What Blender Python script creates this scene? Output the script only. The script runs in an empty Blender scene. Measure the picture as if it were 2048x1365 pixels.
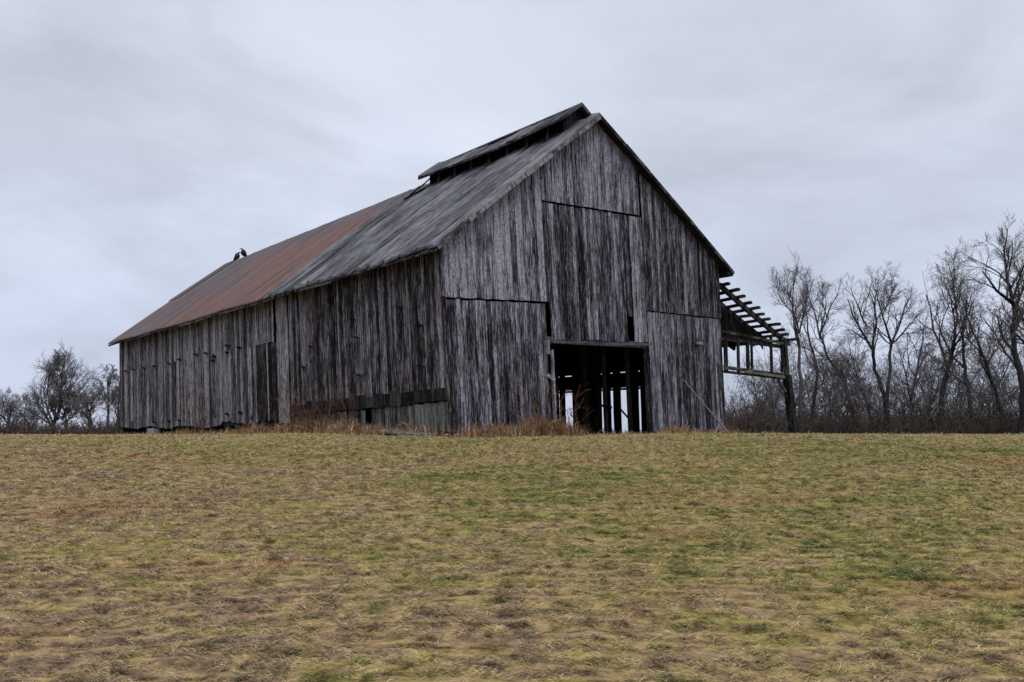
import bpy, math, random
import numpy as np
from mathutils import Vector
sc = bpy.context.scene
COL = sc.collection
R = math.radians
# ------------------------------------------------------------------ camera
F_PX, CXP, CYP, PITCH = 1613.0, 1024.0, 682.5, R(6.5)
cam_d = bpy.data.cameras.new('camera'); cam = bpy.data.objects.new('camera', cam_d); COL.objects.link(cam)
cam_d.sensor_width = 36; cam_d.lens = 36*F_PX/2048; cam_d.clip_end = 6000; cam_d.clip_start = 0.05
cam.location = (0, 0, 0); cam.rotation_euler = (R(90)+PITCH, 0, 0)
sc.camera = cam
# ------------------------------------------------------------------ world: overcast sky
SEEDZ = 5.0
SUN_EL, SUN_AZ = R(60), R(168)      # azimuth clockwise from +Y
w = bpy.data.worlds.new("World"); sc.world = w; w.use_nodes = True
NT = w.node_tree; NT.nodes.clear()
def nd(nt, typ, **kw):
    n = nt.nodes.new(typ)
    for k, v in kw.items():
        if k == 'inp':
            for a, b in v.items(): n.inputs[a].default_value = b
        else: setattr(n, k, v)
    return n
def ramp(nt, stops, interp='LINEAR'):
    n = nt.nodes.new('ShaderNodeValToRGB'); cr = n.color_ramp; cr.interpolation = interp
    while len(cr.elements) < len(stops): cr.elements.new(0.5)
    for e, (p, c) in zip(cr.elements, stops):
        e.position = p; e.color = (c[0], c[1], c[2], 1) if hasattr(c, '__len__') else (c, c, c, 1)
    return n
def math_n(nt, op, a, b=None, c=None, clamp=False):
    n = nt.nodes.new('ShaderNodeMath'); n.operation = op; n.use_clamp = clamp
    for i, x in enumerate((a, b, c)):
        if x is None: continue
        if isinstance(x, (int, float)): n.inputs[i].default_value = x
        else: nt.links.new(x, n.inputs[i])
    return n.outputs[0]
def mixc(nt, fac, a, b, blend='MIX'):
    n = nt.nodes.new('ShaderNodeMix'); n.data_type = 'RGBA'; n.blend_type = blend
    for i, x in ((0, fac), (6, a), (7, b)):
        if isinstance(x, (int, float)): n.inputs[i].default_value = x
        elif isinstance(x, tuple): n.inputs[i].default_value = (x[0], x[1], x[2], 1)
        else: nt.links.new(x, n.inputs[i])
    return n.outputs[2]
def noise(nt, vec, scale, detail=4, rough=.55, dist=0, lac=2):
    n = nd(nt, 'ShaderNodeTexNoise'); n.inputs['Scale'].default_value = scale; n.inputs['Detail'].default_value = detail
    n.inputs['Roughness'].default_value = rough; n.inputs['Distortion'].default_value = dist
    nt.links.new(vec, n.inputs['Vector']); return n.outputs['Fac']
sky = nd(NT, 'ShaderNodeTexSky', sky_type='NISHITA', sun_disc=False, sun_elevation=SUN_EL, sun_rotation=SUN_AZ)
skys = nd(NT, 'ShaderNodeVectorMath', operation='SCALE'); NT.links.new(sky.outputs[0], skys.inputs[0]); skys.inputs['Scale'].default_value = 0.09
tc = nd(NT, 'ShaderNodeTexCoord'); sep = nd(NT, 'ShaderNodeSeparateXYZ'); NT.links.new(tc.outputs['Generated'], sep.inputs[0])
zc = math_n(NT, 'MAXIMUM', sep.outputs[2], 0.0); zz = math_n(NT, 'ADD', zc, 0.30)
cx = math_n(NT, 'DIVIDE', sep.outputs[0], zz); cy = math_n(NT, 'DIVIDE', sep.outputs[1], zz)
cmb = nd(NT, 'ShaderNodeCombineXYZ'); NT.links.new(cx, cmb.inputs[0]); NT.links.new(cy, cmb.inputs[1]); cmb.inputs[2].default_value = SEEDZ
n1 = noise(NT, cmb.outputs[0], 1.15, 8, .55, .45)
mp = nd(NT, 'ShaderNodeMapping'); mp.inputs['Scale'].default_value = (0.8, 1.2, 1); mp.inputs['Rotation'].default_value = (0, 0, R(-35)); NT.links.new(cmb.outputs[0], mp.inputs[0])
n2 = noise(NT, mp.outputs[0], 1.5, 8, .56, .6)
cl = math_n(NT, 'ADD', math_n(NT, 'MULTIPLY', n1, .62), math_n(NT, 'MULTIPLY', n2, .4))
CLR = ramp(NT, [(.38, (.50, .54, .64)), (.47, (.59, .64, .75)), (.54, (.67, .725, .85)), (.61, (.72, .775, .90))])
NT.links.new(cl, CLR.inputs[0])
hz = ramp(NT, [(0.0, (.80, .82, .88)), (.14, (.93, .94, .98)), (.33, (1.05, 1.05, 1.05)), (.50, (.94, .935, .92)), (.68, (1.35, 1.32, 1.27)), (1.0, (1.9, 1.85, 1.78))]); NT.links.new(zc, hz.inputs[0])
cc = mixc(NT, 1.0, CLR.outputs[0], hz.outputs[0], 'MULTIPLY')
tot = mixc(NT, 0.96, skys.outputs[0], cc)
bg = nd(NT, 'ShaderNodeBackground'); NT.links.new(tot, bg.inputs[0]); bg.inputs[1].default_value = 1.0
wo = nd(NT, 'ShaderNodeOutputWorld'); NT.links.new(bg.outputs[0], wo.inputs[0])
sd = bpy.data.lights.new('sun', 'SUN'); sd.energy = 1.3; sd.angle = R(36); sd.color = (1, .96, .9)
so = bpy.data.objects.new('sun', sd); COL.objects.link(so)
sdir = Vector((math.sin(SUN_AZ)*math.cos(SUN_EL), math.cos(SUN_AZ)*math.cos(SUN_EL), math.sin(SUN_EL)))
so.rotation_euler = (-sdir).to_track_quat('-Z', 'Y').to_euler(); so.location = (0, -20, 40)
sc.view_settings.view_transform = 'Standard'; sc.view_settings.look = 'None'
sc.view_settings.exposure = 0.08; sc.view_settings.gamma = 1.0
sc.render.engine = 'CYCLES'
sc.cycles.max_bounces = 6; sc.cycles.diffuse_bounces = 3

# ------------------------------------------------------------------ helpers
def ray(px, py):
    "slope X/Y and Z/Y of the sight line"
    a = (px-CXP)/F_PX; u = (CYP-py)/F_PX
    Y = math.cos(PITCH)-math.sin(PITCH)*u
    return a/Y, (math.sin(PITCH)+math.cos(PITCH)*u)/Y
def at(px, py, Y):
    a, b = ray(px, py); return Vector((a*Y, Y, b*Y))
def tag(o, label=None, cat=None, group=None, kind=None):
    if label: o['label'] = label
    if cat: o['category'] = cat
    if group: o['group'] = group
    if kind: o['kind'] = kind
    return o
def empty(name, loc):
    o = bpy.data.objects.new(name, None); COL.objects.link(o); o.location = loc; o.empty_display_size = .2; return o
class MB:
    def __init__(s): s.v = []; s.f = []; s.uv = []; s.c = []
    def add(s, vs, fs, uvs=None, col=(.5, .5, .5)):
        n = len(s.v); s.v += [tuple(x) for x in vs]
        s.f += [tuple(i+n for i in f) for f in fs]
        s.uv += uvs if uvs else [(x[0], x[2], x[1]) for x in vs]
        s.c += (col if isinstance(col, list) else [(col[0], col[1], col[2], 1)]*len(vs))
    def hexa(s, vs, uvs=None, col=(.5, .5, .5)):
        s.add(vs, [(0, 3, 2, 1), (4, 5, 6, 7), (0, 1, 5, 4), (1, 2, 6, 5), (2, 3, 7, 6), (3, 0, 4, 7)], uvs, col)
    def beam(s, p0, p1, w, h, col=None, up=(0, 0, 1), taper=1):
        p0 = Vector(p0); p1 = Vector(p1); d = (p1-p0); L = d.length; d.normalize()
        u = Vector(up)
        if abs(d.dot(u)) > .95: u = Vector((U1[0], U1[1], 0))
        sx = d.cross(u).normalized(); uy = sx.cross(d).normalized()
        vs = []
        for p, k in ((p0, 1), (p1, taper)):
            for a, b in ((-1, -1), (1, -1), (1, 1), (-1, 1)): vs.append(p+sx*a*w/2*k+uy*b*h/2*k)
        r = random.random()*20
        uvs = [(r+a*.5*w, 0 if i < 4 else L, r) for i, a in enumerate((-1, 1, 1.6, -1.6)*2)]
        s.hexa(vs, uvs, col or (random.random(), random.random(), .5))
    def tube(s, pts, rad, k=5, col=None, caps=True):
        n = len(pts); base = len(s.v)
        col = col or (random.random(), .5, .5)
        prev = None; L = 0
        for i, p in enumerate(pts):
            d = (pts[min(i+1, n-1)]-pts[max(i-1, 0)])
            if d.length < 1e-6: d = Vector((0, 0, 1))
            d.normalize()
            if prev is None:
                a = d.orthogonal().normalized()
            else:
                a = (prev-d*prev.dot(d))
                a = a.normalized() if a.length > 1e-5 else d.orthogonal().normalized()
            prev = a; b = d.cross(a)
            if i: L += (pts[i]-pts[i-1]).length
            for j in range(k):
                an = 2*math.pi*j/k
                q = p+(a*math.cos(an)+b*math.sin(an))*rad[i]
                s.v.append((q.x, q.y, q.z)); s.uv.append((j*rad[i]*2, L, col[0]*10)); s.c.append((col[0], col[1], col[2], 1))
        for i in range(n-1):
            for j in range(k):
                s.f.append((base+i*k+j, base+i*k+(j+1) % k, base+(i+1)*k+(j+1) % k, base+(i+1)*k+j))
        if caps:
            s.f.append(tuple(base+j for j in reversed(range(k)))); s.f.append(tuple(base+(n-1)*k+j for j in range(k)))
    def build(s, name, mat, parent=None, base=(0, 0, 0), smooth=False):
        me = bpy.data.meshes.new(name)
        V = np.array(s.v, dtype=np.float32)-np.array(base, dtype=np.float32)
        me.from_pydata(V.tolist(), [], s.f)
        a = me.attributes.new('wuv', 'FLOAT_VECTOR', 'POINT'); a.data.foreach_set('vector', np.array(s.uv, dtype=np.float32).ravel())
        c = me.attributes.new('tone', 'FLOAT_COLOR', 'POINT'); c.data.foreach_set('color', np.array(s.c, dtype=np.float32).ravel())
        me.materials.append(mat)
        if smooth: me.polygons.foreach_set('use_smooth', [True]*len(me.polygons))
        o = bpy.data.objects.new(name, me); COL.objects.link(o)
        if parent: o.parent = parent
        return o
def vnoise(x, y, seed=0):
    "smooth value noise in 0..1 for arrays"
    x = np.asarray(x, dtype=np.float64); y = np.asarray(y, dtype=np.float64)
    xi = np.floor(x); yi = np.floor(y); fx = x-xi; fy = y-yi; fx = fx*fx*(3-2*fx); fy = fy*fy*(3-2*fy)
    def h(a, b):
        t = np.sin(a*127.1+b*311.7+seed*74.7)*43758.5453; return t-np.floor(t)
    return (h(xi, yi)*(1-fx)+h(xi+1, yi)*fx)*(1-fy)+(h(xi, yi+1)*(1-fx)+h(xi+1, yi+1)*fx)*fy
PY = [-1500, -60, 0, 4, 8, 12, 16, 19, 22, 26, 40, 60, 100, 300, 1600, 4000]
PZ = [-2.2, -1.95, -1.85, -1.66, -1.22, -.80, -.43, -.21, -.11, -.07, -.10, -.22, -.75, -2.6, -9, -20]
def gz(x, y):
    x = np.asarray(x, dtype=np.float64); y = np.asarray(y, dtype=np.float64)
    z = np.interp(y, PY, PZ)
    near = np.clip((24-y)/14, 0, 1)
    z = z+(vnoise(x*.22, y*.3, 1)-.5)*.16*near+(vnoise(x*.9, y*.9, 2)-.5)*.07*np.clip((30-y)/10, .15, 1)
    z = z+(vnoise(x*3.1, y*3.9, 3)-.5)*.05*np.clip((30-y)/10, .1, 1)
    z = z+(vnoise(x*.16+3, y*.12, 7)-.5)*.11*np.clip((y-8)/10, 0, 1)*np.clip((30-y)/6, 0, 1)
    z = z - np.clip((-x-6)/20, 0, 1)*np.clip((60-y)/40, 0, 1)*.05
    return z

# ------------------------------------------------------------------ materials
def new_mat(name, rough=.9):
    m = bpy.data.materials.new(name); m.use_nodes = True; nt = m.node_tree
    b = nt.nodes['Principled BSDF']; b.inputs['Roughness'].default_value = rough; b.inputs['Specular IOR Level'].default_value = .02 if rough >= .9 else .3
    return m, nt, b
def wood_mat(name, stops, su=24, sv=1.2, tone_w=.42, blotch=.32, gain=1.0, tint=None, bump=.5, brown=.0):
    m, nt, b = new_mat(name)
    at_ = nd(nt, 'ShaderNodeAttribute', attribute_name='wuv'); tn = nd(nt, 'ShaderNodeAttribute', attribute_name='tone')
    st = nd(nt, 'ShaderNodeSeparateColor'); nt.links.new(tn.outputs['Color'], st.inputs[0])
    def mapped(sc3):
        q = nd(nt, 'ShaderNodeMapping'); q.inputs['Scale'].default_value = sc3; nt.links.new(at_.outputs['Vector'], q.inputs[0]); return q.outputs[0]
    s1 = noise(nt, mapped((su, sv, 1)), 1, 6, .62, .3)
    s2 = noise(nt, mapped((su*1.9, sv*3.2, 1)), 1, 4, .6, 0)
    bl = noise(nt, mapped((.35, .45, 0)), 1, 4, .6, .4)
    f = math_n(nt, 'ADD', math_n(nt, 'MULTIPLY', math_n(nt, 'SUBTRACT', s1, .5), 1.7), .55)
    f = math_n(nt, 'ADD', f, math_n(nt, 'MULTIPLY', math_n(nt, 'SUBTRACT', s2, .5), 1.25))
    f = math_n(nt, 'ADD', f, math_n(nt, 'MULTIPLY', math_n(nt, 'SUBTRACT', st.outputs[0], .5), tone_w))
    f = math_n(nt, 'ADD', f, math_n(nt, 'MULTIPLY', math_n(nt, 'SUBTRACT', bl, .5), blotch*2.2))
    f = math_n(nt, 'ADD', f, math_n(nt, 'MULTIPLY', math_n(nt, 'SUBTRACT', st.outputs[2], .5), 1.0))
    rp = ramp(nt, stops); nt.links.new(f, rp.inputs[0])
    col = rp.outputs[0]
    sp_ = noise(nt, mapped((34, 11, 1)), 1, 3, .6, .2); spr = ramp(nt, [(.38, .30), (.50, 1.0), (.66, 1.25)]); nt.links.new(sp_, spr.inputs[0])
    col = mixc(nt, .75, col, spr.outputs[0], 'MULTIPLY')
    # knots and nail stains
    kn = nd(nt, 'ShaderNodeTexVoronoi'); kn.inputs['Scale'].default_value = 1; nt.links.new(mapped((5.5, 1.7, 1)), kn.inputs['Vector'])
    kr = ramp(nt, [(.05, .25), (.13, 1.0)]); nt.links.new(kn.outputs['Distance'], kr.inputs[0])
    col = mixc(nt, .8, col, kr.outputs[0], 'MULTIPLY')
    if brown > 0:
        bn = noise(nt, mapped((1.1, .35, 0)), 1, 4, .6, .5); br = ramp(nt, [(.47, 0.), (.66, 1.)]); nt.links.new(bn, br.inputs[0])
        col = mixc(nt, math_n(nt, 'MULTIPLY', br.outputs[0], brown), col, mixc(nt, 1.0, col, (1.25, .88, .78), 'MULTIPLY'))
    nt.links.new(col, b.inputs['Base Color'])
    bp = nd(nt, 'ShaderNodeBump'); bp.inputs['Strength'].default_value = bump; bp.inputs['Distance'].default_value = .012
    nt.links.new(math_n(nt, 'ADD', s1, s2), bp.inputs['Height']); nt.links.new(bp.outputs[0], b.inputs['Normal'])
    return m
M_GABLE = wood_mat('gable_wood', [(.26, (.009, .009, .010)), (.44, (.045, .044, .053)), (.60, (.110, .108, .130)), (.88, (.34, .335, .40))], blotch=.34)
M_SIDE = wood_mat('side_wood', [(.28, (.010, .0095, .010)), (.46, (.040, .038, .041)), (.62, (.104, .101, .113)), (.88, (.31, .305, .345))], blotch=.40, brown=.55)
M_SIDE2 = wood_mat('far_side_wood', [(.26, (.014, .0135, .015)), (.46, (.062, .061, .068)), (.62, (.150, .148, .165)), (.85, (.36, .355, .39))], blotch=.30, brown=.2)
M_SKIRT = wood_mat('mossy_skirt_wood', [(.28, (.015, .016, .014)), (.5, (.065, .069, .062)), (.85, (.20, .205, .19))], blotch=.35)
M_DARK = wood_mat('rotten_and_shaded_wood', [(.3, (.008, .008, .009)), (.55, (.024, .023, .024)), (.9, (.075, .07, .07))])  # rotten wood; on lean-to rafters and battens the dark colour stands for shade
M_BEAM = wood_mat('beam_wood', [(.28, (.012, .012, .013)), (.5, (.035, .034, .037)), (.8, (.10, .098, .11))])
M_GREY = wood_mat('silver_grey_wood', [(.25, (.03, .03, .033)), (.5, (.10, .10, .11)), (.8, (.24, .24, .265))])
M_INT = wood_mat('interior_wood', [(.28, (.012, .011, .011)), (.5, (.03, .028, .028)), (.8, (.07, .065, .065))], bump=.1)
M_MOSS = wood_mat('mossy_rail_wood', [(.28, (.015, .016, .012)), (.5, (.045, .047, .036)), (.8, (.15, .153, .125))])

def roof_grey_mat():
    m, nt, b = new_mat('weathered_grey_roof', .75)
    a = nd(nt, 'ShaderNodeAttribute', attribute_name='wuv'); tn = nd(nt, 'ShaderNodeAttribute', attribute_name='tone')
    st = nd(nt, 'ShaderNodeSeparateColor'); nt.links.new(tn.outputs['Color'], st.inputs[0])
    def mapped(sc3):
        q = nd(nt, 'ShaderNodeMapping'); q.inputs['Scale'].default_value = sc3; nt.links.new(a.outputs['Vector'], q.inputs[0]); return q.outputs[0]
    s1 = noise(nt, mapped((5, .9, 1)), 1, 6, .7, 1.6); s2 = noise(nt, mapped((16, 2.6, 1)), 1, 5, .65, .5)
    bl = noise(nt, mapped((.5, .5, 0)), 1, 4, .6)
    f = math_n(nt, 'ADD', math_n(nt, 'MULTIPLY', s1, .9), math_n(nt, 'MULTIPLY', s2, .75)); f = math_n(nt, 'SUBTRACT', f, .25)
    f = math_n(nt, 'ADD', f, math_n(nt, 'MULTIPLY', math_n(nt, 'SUBTRACT', st.outputs[0], .5), .20))
    f = math_n(nt, 'ADD', f, math_n(nt, 'MULTIPLY', math_n(nt, 'SUBTRACT', bl, .5), .8))
    rp = ramp(nt, [(.38, (.010, .010, .012)), (.49, (.042, .041, .046)), (.60, (.082, .080, .090)), (.85, (.20, .197, .215))]); nt.links.new(f, rp.inputs[0])
    nt.links.new(rp.outputs[0], b.inputs['Base Color'])
    bp = nd(nt, 'ShaderNodeBump'); bp.inputs['Strength'].default_value = .5; bp.inputs['Distance'].default_value = .02
    nt.links.new(s1, bp.inputs['Height']); nt.links.new(bp.outputs[0], b.inputs['Normal'])
    return m
def roof_rust_mat():
    m, nt, b = new_mat('rusty_metal_roof', .7); b.inputs['Metallic'].default_value = .15
    a = nd(nt, 'ShaderNodeAttribute', attribute_name='wuv')
    sp = nd(nt, 'ShaderNodeSeparateXYZ'); nt.links.new(a.outputs['Vector'], sp.inputs[0])
    def mapped(sc3):
        q = nd(nt, 'ShaderNodeMapping'); q.inputs['Scale'].default_value = sc3; nt.links.new(a.outputs['Vector'], q.inputs[0]); return q.outputs[0]
    s1 = noise(nt, mapped((6, .35, 1)), 1, 5, .6, .3); bl = noise(nt, mapped((.35, .6, 0)), 1, 6, .7, .8); fi = noise(nt, mapped((8, 8, 1)), 1, 3, .6)
    rst = ramp(nt, [(.3, (.062, .038, .037)), (.5, (.130, .068, .060)), (.72, (.225, .108, .084))]); nt.links.new(math_n(nt, 'ADD', math_n(nt, 'MULTIPLY', s1, .7), math_n(nt, 'MULTIPLY', fi, .3)), rst.inputs[0])
    gry = ramp(nt, [(.3, (.050, .045, .049)), (.7, (.118, .106, .112))]); nt.links.new(s1, gry.inputs[0])
    # grey towards the ridge and the far end
    up = math_n(nt, 'MULTIPLY', math_n(nt, 'SUBTRACT', 1.9, sp.outputs[1]), .22, clamp=True)
    up = math_n(nt, 'MAXIMUM', up, 0.0)
    fr = math_n(nt, 'MULTIPLY', math_n(nt, 'MAXIMUM', math_n(nt, 'SUBTRACT', sp.outputs[0], 15.0), 0), .020)
    f = math_n(nt, 'ADD', math_n(nt, 'ADD', bl, up), fr)
    fx = ramp(nt, [(.50, 0.), (.78, .85)]); nt.links.new(f, fx.inputs[0])
    col = mixc(nt, fx.outputs[0], rst.outputs[0], gry.outputs[0])
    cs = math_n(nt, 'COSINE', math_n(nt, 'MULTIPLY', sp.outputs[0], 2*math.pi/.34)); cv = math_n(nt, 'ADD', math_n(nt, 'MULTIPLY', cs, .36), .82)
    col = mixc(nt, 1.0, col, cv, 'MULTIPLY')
    nt.links.new(col, b.inputs['Base Color'])
    return m
M_RG = roof_grey_mat(); M_RR = roof_rust_mat()
def simple(name, col, rough=.9, var=.3, scale=6):
    m, nt, b = new_mat(name, rough); t = nd(nt, 'ShaderNodeTexCoord')
    n = noise(nt, t.outputs['Object'], scale, 5, .6)
    r = ramp(nt, [(.3, tuple(c*(1-var) for c in col)), (.7, tuple(c*(1+var) for c in col))]); nt.links.new(n, r.inputs[0]); nt.links.new(r.outputs[0], b.inputs['Base Color'])
    return m
def bark_mat(name, c0, c1):
    m, nt, b = new_mat(name, .95); tn = nd(nt, 'ShaderNodeAttribute', attribute_name='tone'); st = nd(nt, 'ShaderNodeSeparateColor'); nt.links.new(tn.outputs['Color'], st.inputs[0])
    t = nd(nt, 'ShaderNodeTexCoord'); n = noise(nt, t.outputs['Object'], 5, 4, .6)
    f = math_n(nt, 'ADD', math_n(nt, 'MULTIPLY', st.outputs[0], .5), math_n(nt, 'MULTIPLY', n, .5))
    r = ramp(nt, [(.25, c0), (.75, c1)]); nt.links.new(f, r.inputs[0]); nt.links.new(r.outputs[0], b.inputs['Base Color'])
    return m
M_BARK = bark_mat('dark_bark', (.022, .020, .022), (.085, .078, .082))
M_BARK_HAZED = bark_mat('hazed_grey_bark', (.075, .070, .077), (.19, .178, .190))  # left trees: distance haze put into a lighter bark colour
M_TWIG = bark_mat('twigs', (.055, .049, .051), (.165, .150, .156))
M_BRUSH = bark_mat('brush_stems', (.026, .022, .021), (.125, .098, .086))
M_RED = bark_mat('red_brown_stems', (.06, .030, .024), (.20, .105, .075))
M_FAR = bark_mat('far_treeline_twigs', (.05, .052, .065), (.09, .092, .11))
def field_mat(name, blades):
    m, nt, b = new_mat(name, .95 if not blades else .8)
    g = nd(nt, 'ShaderNodeNewGeometry'); tn = nd(nt, 'ShaderNodeAttribute', attribute_name='tone'); st = nd(nt, 'ShaderNodeSeparateColor'); nt.links.new(tn.outputs['Color'], st.inputs[0])
    def mapped(sc3, rot=0):
        q = nd(nt, 'ShaderNodeMapping'); q.inputs['Scale'].default_value = sc3; q.inputs['Rotation'].default_value = (0, 0, rot); nt.links.new(g.outputs['Position'], q.inputs[0]); return q.outputs[0]
    big = noise(nt, mapped((.10, .16, 0), .2), 1, 3, .5, .5)
    mid = noise(nt, mapped((.9, 1.9, 0), .05), 1, 5, .66, .6)
    fin = noise(nt, mapped((5.0, 10.0, 0), -.04), 1, 4, .65, .3)
    red = noise(nt, mapped((.38, .75, 0), -.3), 1, 4, .6, .4)
    dk = noise(nt, mapped((4.2, 8.5, 0), .06), 1, 5, .7, .4)
    sx = nd(nt, 'ShaderNodeSeparateXYZ'); nt.links.new(g.outputs['Position'], sx.inputs[0])
    def c5(x, k): return math_n(nt, 'MULTIPLY', math_n(nt, 'SUBTRACT', x, .5), k)
    f = math_n(nt, 'ADD', math_n(nt, 'ADD', c5(big, 1.6), c5(mid, 1.7)), math_n(nt, 'ADD', c5(fin, 1.7), math_n(nt, 'ADD', math_n(nt, 'ADD', math_n(nt, 'MULTIPLY', math_n(nt, 'MINIMUM', sx.outputs[0], 8), .014), math_n(nt, 'MULTIPLY', math_n(nt, 'SUBTRACT', math_n(nt, 'MINIMUM', sx.outputs[1], 9.5), 9.5), .035)), .53)))
    if blades: f = math_n(nt, 'ADD', f, c5(st.outputs[0], .45))
    r = ramp(nt, [(.08, (.255, .185, .125)), (.28, (.39, .29, .170)), (.46, (.405, .320, .150)), (.64, (.315, .275, .098)), (.84, (.20, .205, .066)), (1, (.12, .145, .048))]); nt.links.new(f, r.inputs[0])
    col = r.outputs[0]
    rr = ramp(nt, [(.55, 0.), (.68, .6)]); nt.links.new(red, rr.inputs[0])
    col = mixc(nt, rr.outputs[0], col, (.36, .20, .105))
    cr_ = math_n(nt, 'MULTIPLY', math_n(nt, 'SUBTRACT', sx.outputs[1], 15.5), .16, clamp=True); col = mixc(nt, math_n(nt, 'MULTIPLY', cr_, .38), col, (.46, .385, .18))
    dr = ramp(nt, [(.34, .22), (.44, .66), (.52, 1.0), (.66, 1.42)]); nt.links.new(dk, dr.inputs[0]); col = mixc(nt, 1.0, col, dr.outputs[0], 'MULTIPLY')
    if blades:
        vr = ramp(nt, [(0, .6), (.5, 1.0), (1, 1.35)]); nt.links.new(st.outputs[1], vr.inputs[0]); col = mixc(nt, 1.0, col, vr.outputs[0], 'MULTIPLY')
    else:
        col = mixc(nt, 1.0, col, (.64, .59, .53), 'MULTIPLY')
    nt.links.new(col, b.inputs['Base Color'])
    return m
M_GROUND = field_mat('field_soil_and_turf', False); M_BLADE = field_mat('turf_blades', True)
def weed_mat():
    m, nt, b = new_mat('dry_weeds', .9); tn = nd(nt, 'ShaderNodeAttribute', attribute_name='tone'); st = nd(nt, 'ShaderNodeSeparateColor'); nt.links.new(tn.outputs['Color'], st.inputs[0])
    r = ramp(nt, [(0, (.08, .050, .036)), (.35, (.23, .125, .075)), (.7, (.38, .235, .135)), (1, (.52, .42, .26))]); nt.links.new(st.outputs[0], r.inputs[0]); nt.links.new(r.outputs[0], b.inputs['Base Color'])
    return m
M_WEED = weed_mat()

# ------------------------------------------------------------------ ground
def axis(lo, a, b, hi, step, grow=1.35):
    c = list(np.arange(a, b+1e-6, step)); x = b; d = step
    while x < hi: d *= grow; x += d; c.append(x)
    x = a; d = step
    while x > lo: d *= grow; x -= d; c.insert(0, x)
    return np.array(c)
xs = axis(-1800, -34, 38, 1800, .34); ys = axis(-400, 2, 34, 3500, .22)
GX, GY = np.meshgrid(xs, ys); GZ = gz(GX, GY)
nx, ny = len(xs), len(ys)
me = bpy.data.meshes.new('ground')
V = np.stack([GX.ravel(), GY.ravel(), GZ.ravel()], 1).astype(np.float32)
ii = (np.arange(ny-1)[:, None]*nx+np.arange(nx-1)[None, :]).ravel()
Fq = np.stack([ii, ii+1, ii+nx+1, ii+nx], 1)
def fast_mesh(me, V, Fq):
    n = Fq.shape[1]
    me.vertices.add(len(V)); me.vertices.foreach_set('co', V.astype(np.float32).ravel())
    me.loops.add(Fq.size); me.loops.foreach_set('vertex_index', Fq.astype(np.int32).ravel())
    me.polygons.add(len(Fq)); me.polygons.foreach_set('loop_start', (np.arange(len(Fq))*n).astype(np.int32))
    me.update(calc_edges=True)
fast_mesh(me, V, Fq)
me.polygons.foreach_set('use_smooth', [True]*len(me.polygons)); me.materials.append(M_GROUND)
go = bpy.data.objects.new('ground', me); COL.objects.link(go); tag(go, kind='structure')

# ------------------------------------------------------------------ barn frame
C0 = (-1.59, 21.7)
U1 = (-.6547, .7559); U2 = (.7559, .6547)     # along the long side, along the gable end
W, L, TR = 12.54, 30.7, 6.2
def kl(t): return .062-.044*max(-.5, min(1.45, t/W))
def B(s, t, z):
    return Vector((C0[0]+U2[0]*t+U1[0]*s-kl(t)*z, C0[1]+U2[1]*t+U1[1]*s, z))
def roofz(t):
    z = 5.28+(10.36-5.28)/TR*t if t < TR else 10.36-.640*(t-TR)
    return z
def front(px, py):
    a, b = ray(px, py); t = 6
    for _ in range(8):
        q = a+kl(t)*b; t = (C0[1]*q-C0[0])/(U2[0]-U2[1]*q)
    return t, b*(C0[1]+U2[1]*t)
def side(px, py):
    a, b = ray(px, py); q = a+kl(0)*b; s = (C0[1]*q-C0[0])/(U1[0]-U1[1]*q)
    return s, b*(C0[1]+U1[1]*s)
def rwall(px, py):
    a, b = ray(px, py); q = a+kl(W)*b
    x0 = C0[0]+U2[0]*W; y0 = C0[1]+U2[1]*W; s = (y0*q-x0)/(U1[0]-U1[1]*q)
    return s, b*(y0+U1[1]*s)
barn = empty('barn', (C0[0], C0[1], 0)); BASE = (C0[0], C0[1], 0)
tag(barn, 'long weathered grey wooden barn with rusty metal roof and a collapsing open lean-to', 'barn')
def part(mb, name, mat, parent=None, smooth=False, label=None):
    o = mb.build(name, mat, parent or barn, BASE, smooth)
    if label: o['label'] = label
    return o
random.seed(11)
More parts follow.
